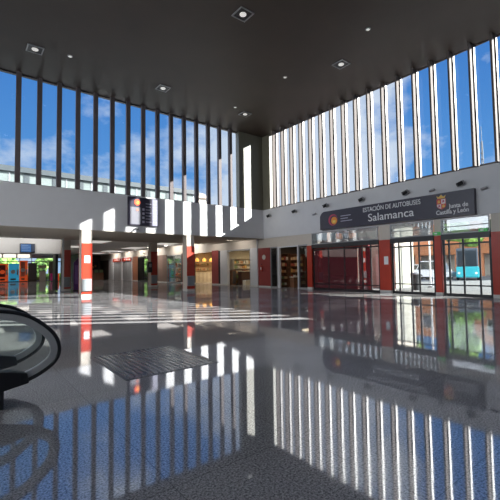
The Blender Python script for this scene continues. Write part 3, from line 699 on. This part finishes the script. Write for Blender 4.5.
SKYB = mat('cyan_panel', (0.03, 0.35, 0.60), 0.3, emit=(0.05, 0.45, 0.75), es=0.35)
machine(4.55, 5.72, 2.65, 'orange red vending machine at the far left edge', ORANGE, mat('dark_red_panel', (0.25, 0.03, 0.02), 0.3), ORANGE)
machine(5.80, 7.05, 2.65, 'blue vending machine between the two red ones', SKYB, SKYB, PRINT_WHITE)
machine(7.15, 8.15, 3.1, 'tall red vending machine right of the blue one', ORANGE, mat('coral_panel', (0.85, 0.20, 0.12), 0.4), PRINT_WHITE)
kk = thing('dark_cabinet', (8.75, 63.8, 0), 'dark grey cabinet right of the tall red vending machine', 'cabinet')
MB().box(8.25, 9.3, 63.5, 64.2, 0.0, 2.75).build('body', DARKROOM, kk); MB().box(8.33, 9.22, 63.47, 63.5, 0.3, 2.6).build('door', mat('slate_door', (0.12, 0.10, 0.10), 0.4), kk)
ki = thing('snack_stand', (9.85, 62, 0), 'beige snack stand in front of the far windows', 'stand')
MB().box(9.45, 10.2, 61.6, 62.2, 0.0, 1.5).build('counter', BEIGE, ki); MB().box(9.35, 10.3, 61.5, 62.3, 2.0, 2.35).build('canopy', mat('stripe_canopy', (0.5, 0.4, 0.25), 0.6), ki)
MB().box(9.4, 9.46, 61.55, 61.61, 1.5, 2.0).box(10.2, 10.26, 61.55, 61.61, 1.5, 2.0).build('post', STEEL, ki)
mg = thing('ride_machine', (11.4, 60, 0), 'magenta and orange ride machine by the far windows', 'machine')
MB().box(10.5, 11.3, 59.5, 60.3, 0.1, 1.15).build('body', mat('magenta_paint', (0.65, 0.02, 0.25), 0.4), mg, bevel=0.05)
MB().box(11.3, 11.6, 59.5, 60.3, 0.1, 1.15).build('side', ORANGE, mg); MB().box(10.55, 11.55, 59.55, 60.25, 0, 0.1).build('base', BLACK, mg)
MB().box(10.4, 11.2, 60.3, 60.4, 0.1, 2.9).build('backboard', DARKROOM, mg)
tt2 = thing('ticket_counter', (16.5, 62.4, 0), 'dark counter with small screens at the far end behind the sunlit pillar', 'counter')
MB().box(14.8, 18.6, 62.0, 62.8, 0, 1.1).build('body', WOOD, tt2)
for k in range(5):
    s = MB().box(15.0+k*0.75, 15.55+k*0.75, 62.1, 62.16, 1.15, 1.6).build('screen', random.choice(goods), tt2)
struct('wall_far_inner', MB().box(14.4, 19.0, 65.0, 65.2, 0, 4.05), DARKROOM)
mbd = thing('menu_board', (16.6, 64.9, 2.0), 'dark menu board on the far wall above the dark counter', 'menu board')
MB().box(14.9, 18.5, 64.85, 65.0, 1.7, 2.9).build('board', BLACK, mbd)
for k in range(8): MB().box(15.05+k*0.42, 15.35+k*0.42, 64.84, 64.85, 1.85+0.2*(k % 3), 2.2+0.2*(k % 3)).build('picture', random.choice(goods), mbd)

# broad light panels added to brighten the low hall
def hall_fill_light(x, y, label):
    t = thing('fill_light_panel', (x, y, ZB+0.25), label, 'ceiling light', 'added light panels in the low ceiling of the far hall')
    z = ZB+0.25 if y > 30 else ZB
    MB().box(x-1.05, x+1.05, y-1.65, y+1.65, z-0.05, z-0.001).build('frame', STONE, t)
    MB().box(x-1.0, x+1.0, y-1.6, y+1.6, z-0.06, z-0.05).build('diffuser', LAMP, t)
    l = bpy.data.lights.new('panel_fill_light', 'AREA'); l.shape = 'RECTANGLE'; l.size = 2.0; l.size_y = 3.2; l.energy = LOW_HALL_W; l.color = (1.0, 0.93, 0.84); l.spread = math.radians(175)
    o = bpy.data.objects.new('panel_fill_light', l); COL.objects.link(o); o.parent = t; o.location = Vector((x, y, z-0.07))-t.location
for y in (34, 42, 50, 57):
    for x in (-4, 2.5, 9.5, 16):
        hall_fill_light(x, y, 'large fill-light panel added to the low ceiling of the far hall')

for x in (-6.0, -4.0, -2.0, -0.2, 1.6, 3.4, 5.2):
    t = thing('wall_washer', (x, 29.7, ZB), 'small ceiling spotlight aimed at the white beam at left', 'spotlight', 'spotlights washing the white beam at left')
    MB().lathe([(0.07, -0.03), (0.09, -0.02), (0.09, -0.002)], (x, 29.7, ZB), seg=14).build('ring', STONE, t)
    MB().lathe([(0.055, -0.036), (0.055, -0.03)], (x, 29.7, ZB), seg=14).build('lamp', LAMP, t)
    l = bpy.data.lights.new('washer_light', 'SPOT'); l.energy = 60; l.spot_size = math.radians(110); l.spot_blend = 0.8; l.shadow_soft_size = 0.05; l.color = (1.0, 0.96, 0.9)
    o = bpy.data.objects.new('washer_light', l); COL.objects.link(o); o.parent = t; o.location = (0, 0, -0.1)
    o.rotation_euler = Vector((0, 1.6, -0.25)).to_track_quat('-Z', 'Y').to_euler()

for k, y in enumerate((25.0, 29.0, 33.0, 37.0, 42.0, 47.0, 52.0, 57.0)):  # extra spots, added to lift the light on shopfronts and fascia
    z = ZB if y < 30 else ZB+0.25
    t = thing('wall_washer', (17.3, y, z), 'small ceiling spotlight added to brighten the shopfronts of the low hall', 'spotlight', 'added spotlights washing the shopfronts')
    MB().lathe([(0.07, -0.03), (0.09, -0.02), (0.09, -0.002)], (17.3, y, z), seg=14).build('ring', STONE, t)
    MB().lathe([(0.055, -0.036), (0.055, -0.03)], (17.3, y, z), seg=14).build('lamp', LAMP, t)
    l = bpy.data.lights.new('washer_light', 'SPOT'); l.energy = 90 if y < 30 else 260; l.spot_size = math.radians(130); l.spot_blend = 0.8; l.shadow_soft_size = 0.05; l.color = (1.0, 0.94, 0.86)
    o = bpy.data.objects.new('washer_light', l); COL.objects.link(o); o.parent = t; o.location = (0, 0, -0.1)
    o.rotation_euler = Vector((1.0, 0, -0.45)).to_track_quat('-Z', 'Y').to_euler()

# ------------------------------------------------------------------ escalator
es = thing('escalator', (-2.0, 5.5, 0), 'escalator with black oval handrail ends at the left edge', 'escalator')
def catmull(P, n=6):
    out = []
    for i in range(len(P)-1):
        p0, p1, p2, p3 = P[max(0, i-1)], P[i], P[i+1], P[min(len(P)-1, i+2)]
        for k in range(n):
            t = k/n; out.append(tuple(0.5*((2*p1[j])+(-p0[j]+p2[j])*t+(2*p0[j]-5*p1[j]+4*p2[j]-p3[j])*t*t+(-p0[j]+3*p1[j]-3*p2[j]+p3[j])*t**3) for j in (0, 1)))
    out.append(P[-1]); return out
LOOP = catmull([(-7.0, 4.35), (-4.0, 2.62), (-1.8, 1.36), (-1.2, 1.14), (-0.5, 1.09), (0.10, 1.09), (0.38, 1.075), (0.60, 1.02), (0.78, 0.91), (0.93, 0.75), (0.985, 0.58), (0.94, 0.43), (0.80, 0.32), (0.62, 0.245), (0.40, 0.205), (0.05, 0.185)], 8)
for y in (4.96, 6.00):
    MB().band(LOOP, -0.008, 0.032, y-0.04, y+0.04).build('handrail', RUBBER, es, bevel=0.012, smooth=True)
    MB().band(LOOP, 0.034, 0.105, y-0.028, y+0.028).build('handrail_guide', mat('guide_grey', (0.55, 0.55, 0.54), 0.35), es)
    # glass balustrade: outline inside the loop, above the deck
    inner = [(p[0], p[1]) for p in LOOP if p[1] > 0.30 and p[0] > -6.9]
    gl = []
    for i, p in enumerate(inner):
        a = inner[max(0, i-1)]; b = inner[min(len(inner)-1, i+1)]; t = Vector((b[0]-a[0], b[1]-a[1])).normalized(); gl.append((p[0]+t.y*0.10, p[1]-t.x*0.10))
    gl = [q for q in gl if q[1] > 0.36]
    gl += [(0.4, 0.36), (-0.9, 0.36), (-6.9, 3.82)]
    MB().prism(gl, 'y', y-0.006, y+0.006).build('glass_panel', ESCGLASS, es)
    MB().prism([(0.66, 0.24), (0.64, 0.35), (0.50, 0.385), (0.30, 0.415), (-0.9, 0.42), (-6.9, 3.90), (-6.9, 3.62), (-0.9, 0.15), (0.30, 0.17)], 'y', y-0.07, y+0.07).build('inlet_housing', RUBBER, es, bevel=0.01)
    MB().prism([(0.42, 0.0), (0.42, 0.20), (-0.9, 0.20), (-6.9, 3.66), (-6.9, 3.1), (-1.5, 0.0)], 'y', y-0.06 if y < 5.5 else y-0.02, y+0.02 if y < 5.5 else y+0.06).build('skirt', BLACK, es)
MB().box(-1.0, 0.40, 5.05, 5.91, 0.0, 0.015).build('comb_plate', GREY, es)
for k in range(16):
    x = -1.1-0.38*k; z = 0.21*k
    MB().box(x-0.40, x, 5.04, 5.92, z+0.0, z+0.20).build('step', GREY, es)
struct('floor_mezzanine', MB().box(-14, -7.0, 3.4, 7.6, 3.30, 3.58), GRANITE)

# ------------------------------------------------------------------ outside, north: building wing with pale panelled wall and dark roof edge
nb = thing('neighbouring_wing', (8, 40, 0), 'long low building with pale panelled wall and dark roof edge beyond the left windows', 'building')
MB().box(-40, 23.2, 40.0, 46.0, 4.9, 10.7).build('wall', FACADE, nb)
MB().box(-40.3, 23.5, 39.7, 46.3, 10.7, 11.2).build('roof_edge', FASCIA, nb)
for k in range(26):
    x = -38.5+k*2.4
    w_ = MB().box(x, x+0.45, 39.95, 40.0, 5.2, 10.65).build('panel_joint', FASCIA, nb)
    MB().box(x+1.2, x+1.3, 39.96, 40.0, 5.2, 10.65).build('panel_joint', GREY, nb)
MB().box(-40, 23.2, 39.96, 40.0, 8.0, 8.12).build('ledge', GREY, nb)
hb = thing('sunlit_house', (30, 52, 0), 'sunlit cream house beyond the wing, seen near the room corner', 'house')
MB().box(22.0, 31.0, 50, 60, 0, 12.6).build('wall', mat('cream_render', (0.55, 0.50, 0.42), 0.8), hb)
MB().prism([(21.6, 12.6), (31.4, 12.6), (30.0, 13.3), (23.0, 13.3)], 'y', 49.6, 60.4).build('roof', mat('roof_tile', (0.38, 0.30, 0.26), 0.8), hb)
for k in range(3):
    wn = MB().box(23.0+k*2.8, 24.3+k*2.8, 49.93, 50.0, 9.6, 11.6).build('window', FASCIA, hb)
    MB().box(23.1+k*2.8, 24.2+k*2.8, 49.91, 49.93, 9.7, 11.5).build('pane', DARKGLASS, wn)
struct('ground', MB().box(-60, 160, -80, -3.4, -0.35, -0.05).box(-60, -14.4, -3.4, 160, -0.35, -0.05).box(24.9, 160, -3.4, 160, -0.35, -0.05).box(19.2, 24.9, -3.4, 17.5, -0.35, -0.05).box(-14.4, 24.9, 68.3, 160, -0.35, -0.05).box(24.9, 24.91, 17.5, 68.3, -0.35, -0.05), PAVE)

def tree(x, y, h, r, label, seed):
    t = thing('tree', (x, y, -0.05), label, 'tree', 'trees beyond the far windows' if x < 30 else 'trees across the forecourt')
    MB().lathe([(0.22, 0), (0.16, h*0.3), (0.10, h*0.6)], (x, y, -0.05), seg=10).build('trunk', BARK, t)
    m = MB(); rnd = random.Random(seed)
    for k in range(26):
        a = rnd.uniform(0, 6.28); q = rnd.uniform(0, r*0.75); z = h*0.62+rnd.uniform(-0.35, 0.38)*h*0.75
        s = rnd.uniform(0.25, 0.45)*r; m.blob((x+q*math.cos(a), y+q*math.sin(a), z), (s, s, s*0.8), seed+k, 2, 0.55)
    m.build('crown', LEAF, t)
for k, (x, y, h, r) in enumerate(((1.0, 76, 5.0, 2.4), (6.5, 78, 5.0, 2.2), (11.0, 74, 3.2, 1.4), (14.5, 84, 6.5, 2.8), (23, 84, 7, 3.0))):
    tree(x, y, h, r, 'leafy green tree outside the far windows of the low hall', 11*k+1)
for k, (x, y, h, r) in enumerate(((48, 28.5, 13, 3.2), (52, 21, 13, 3.2), (52, 11.5, 13, 3.4))):
    tree(x, y, h, r, 'leafy green tree beyond the forecourt, seen through the clear glass doors', 11*k+77)
hd = thing('hedge', (8, 71.5, 0), 'low bright green hedge outside the far windows', 'hedge')
m = MB()
for k in range(16): m.blob((1.5+k*0.85, 71.5, 0.55), (0.7, 0.5, 0.65), k, 2, 0.4)
m.build('foliage', mat('hedge_green', (0.22, 0.38, 0.07), 0.8, var=0.4), hd)

# ------------------------------------------------------------------ outside, east: canopy, wall, vehicles, arcade
cp = thing('entrance_canopy', (21.5, 9, 3.9), 'flat pale canopy outside above the entrances', 'canopy')
MB().box(19.3, 22.5, 4.0, 17.0, 3.95, 4.15).build('slab', WHITE, cp)
for y in (4.4, 16.6): MB().tube((22.2, y, -0.05), (22.2, y, 3.95), 0.07, 12).build('post', STEEL, cp)
wb = thing('service_block', (25, 15.5, 0), 'sunlit white service wall outside the first clear glass door', 'wall')
MB().box(24.0, 26.5, 14.0, 17.0, -0.05, 4.4).build('wall', mat('white_render', (0.42, 0.40, 0.34), 0.8), wb)
MB().box(23.9, 26.6, 13.9, 17.1, 4.4, 4.6).build('coping', STONE, wb)
MB().box(23.95, 24.0, 14.7, 15.5, 0.0, 2.4).build('door', STONE, wb)
lb = thing('litter_bin', (23.0, 12.0, 0), 'dark litter bin standing outside the first clear glass door', 'litter bin')
MB().lathe([(0.22, -0.05), (0.24, 0.0), (0.28, 0.9), (0.29, 0.95)], (23.0, 12.1, 0), seg=20).build('bucket', BLACK, lb); MB().lathe([(0.31, 0), (0.31, 0.05), (0.2, 0.12)], (23.0, 12.1, 0.95), seg=20).build('lid', GREY, lb)
lp = thing('flag_pole', (26.5, 12.9, 0), 'white pole standing on the sunlit forecourt', 'pole')
MB().tube((26.5, 12.8, -0.05), (26.5, 12.8, 7), 0.06, 12).build('shaft', CARW, lp); MB().lathe([(0.2, 0), (0.2, 0.1)], (26.5, 12.8, -0.05), seg=16).build('base', GREY, lp)

def car(x, y, length, label, paint, h=1.55, name='car', cat='car'):
    t = thing(name, (x, y, -0.05), label, cat)
    L = length/2; w = 0.88
    prof = [(y-L, 0.25), (y-L, 0.75), (y-L+0.15*length, 0.95), (y-L+0.3*length, h), (y+L-0.2*length, h), (y+L-0.04*length, 0.95), (y+L, 0.8), (y+L, 0.25)]
    MB().prism(prof, 'x', x-w, x+w).build('body', paint, t, bevel=0.05)
    MB().prism([(y-L+0.20*length, 0.98), (y-L+0.31*length, h-0.08), (y+L-0.21*length, h-0.08), (y+L-0.08*length, 0.98)], 'x', x-w-0.01, x+w+0.01).build('side_window', DARKGLASS, t)
    for yy in (y-L+0.18*length, y+L-0.18*length):
        for xx in (x-w-0.02, x+w-0.16):
            MB().lathe([(0.32, 0), (0.32, 0.18)], (xx, yy, 0.27), axis='x', seg=20).build('wheel', RUBBER, t)
car(46.0, 24.0, 5.0, 'white car parked far across the forecourt, seen through the first clear glass door', CARW, 1.65)
car(41.2, 19.4, 3.8, 'white van parked outside, left of the turquoise coach', CARW, 2.0, 'van', 'van')
bs = thing('coach', (40, 15.6, -0.05), 'turquoise coach with dark windscreen standing outside the last clear glass door', 'coach')
MB().box(40.0, 46.0, 14.6, 16.6, 0.25, 1.35).build('lower_body', TURQ, bs, bevel=0.08)
MB().box(40.1, 46.0, 14.65, 16.55, 1.35, 3.2).build('upper_body', mat('coach_grey', (0.05, 0.07, 0.10), 0.3), bs, bevel=0.1)
MB().box(40.04, 40.1, 14.8, 16.4, 1.4, 2.95).build('windscreen', DARKGLASS, bs)
for y in (14.85, 16.35): MB().lathe([(0.12, -0.03), (0.12, 0)], (40.0, y, 0.7), axis='x', seg=16).build('headlight', PRINT_WHITE, bs)
for xx in (41.5, 44.8):
    for y in (14.55, 16.40): MB().lathe([(0.45, 0), (0.45, 0.25)], (xx, y, 0.40), axis='y', seg=20).build('wheel', RUBBER, bs)
bs.rotation_euler.z = 0.36

ar = thing('brick_arcade', (58, 25, 0), 'orange brick arcade building across the forecourt', 'building')
MB().box(60, 66, 5, 48, -0.05, 3.1).build('wall', mat('pale_arcade_wall', (0.50, 0.48, 0.46), 0.8), ar)
MB().box(57.5, 66, 5, 48, 3.1, 9.5).build('upper_wall', BRICK, ar)
for k in range(15):
    MB().box(57.5, 58.1, 5.4+k*3.0, 6.1+k*3.0, -0.05, 3.1).build('brick_pier', BRICK, ar)
for k in range(14):
    wn = MB().box(57.44, 57.5, 6.8+k*3.0, 8.2+k*3.0, 6.0, 8.2).build('window', STONE, ar)
    MB().box(57.42, 57.44, 6.9+k*3.0, 8.1+k*3.0, 6.1, 8.1).build('pane', DARKGLASS, wn)
rl = thing('white_railing', (31, 17, 0), 'long white railing across the sunlit forecourt', 'railing')
m = MB().tube((32.5, 13.9, 1.1), (32.5, 20, 1.1), 0.05).tube((32.5, 13.9, 0.55), (32.5, 20, 0.55), 0.03)
m.build('rails', CARW, rl)
for k in range(5): MB().tube((32.5, 14.0+k*1.45, -0.05), (32.5, 14.0+k*1.45, 1.1), 0.04).build('post', CARW, rl)

ms = thing('antenna_mast', (68, 23.5, 0), 'thin lattice antenna mast seen through the right windows', 'mast')
m = MB()
for a, b in ((-0.25, -0.25), (0.25, -0.25), (0, 0.3)): m.tube((68+a, 23.5+b, -0.05), (68+a*0.3, 23.5+b*0.3, 22.0), 0.06, 6)
for k in range(20): m.box(67.8, 68.2, 23.3, 23.7, 1+k, 1.06+k)
m.build('lattice', FASCIA, ms); MB().tube((68, 23.5, 22.0), (68, 23.5, 24.5), 0.04, 6).build('aerial', FASCIA, ms)
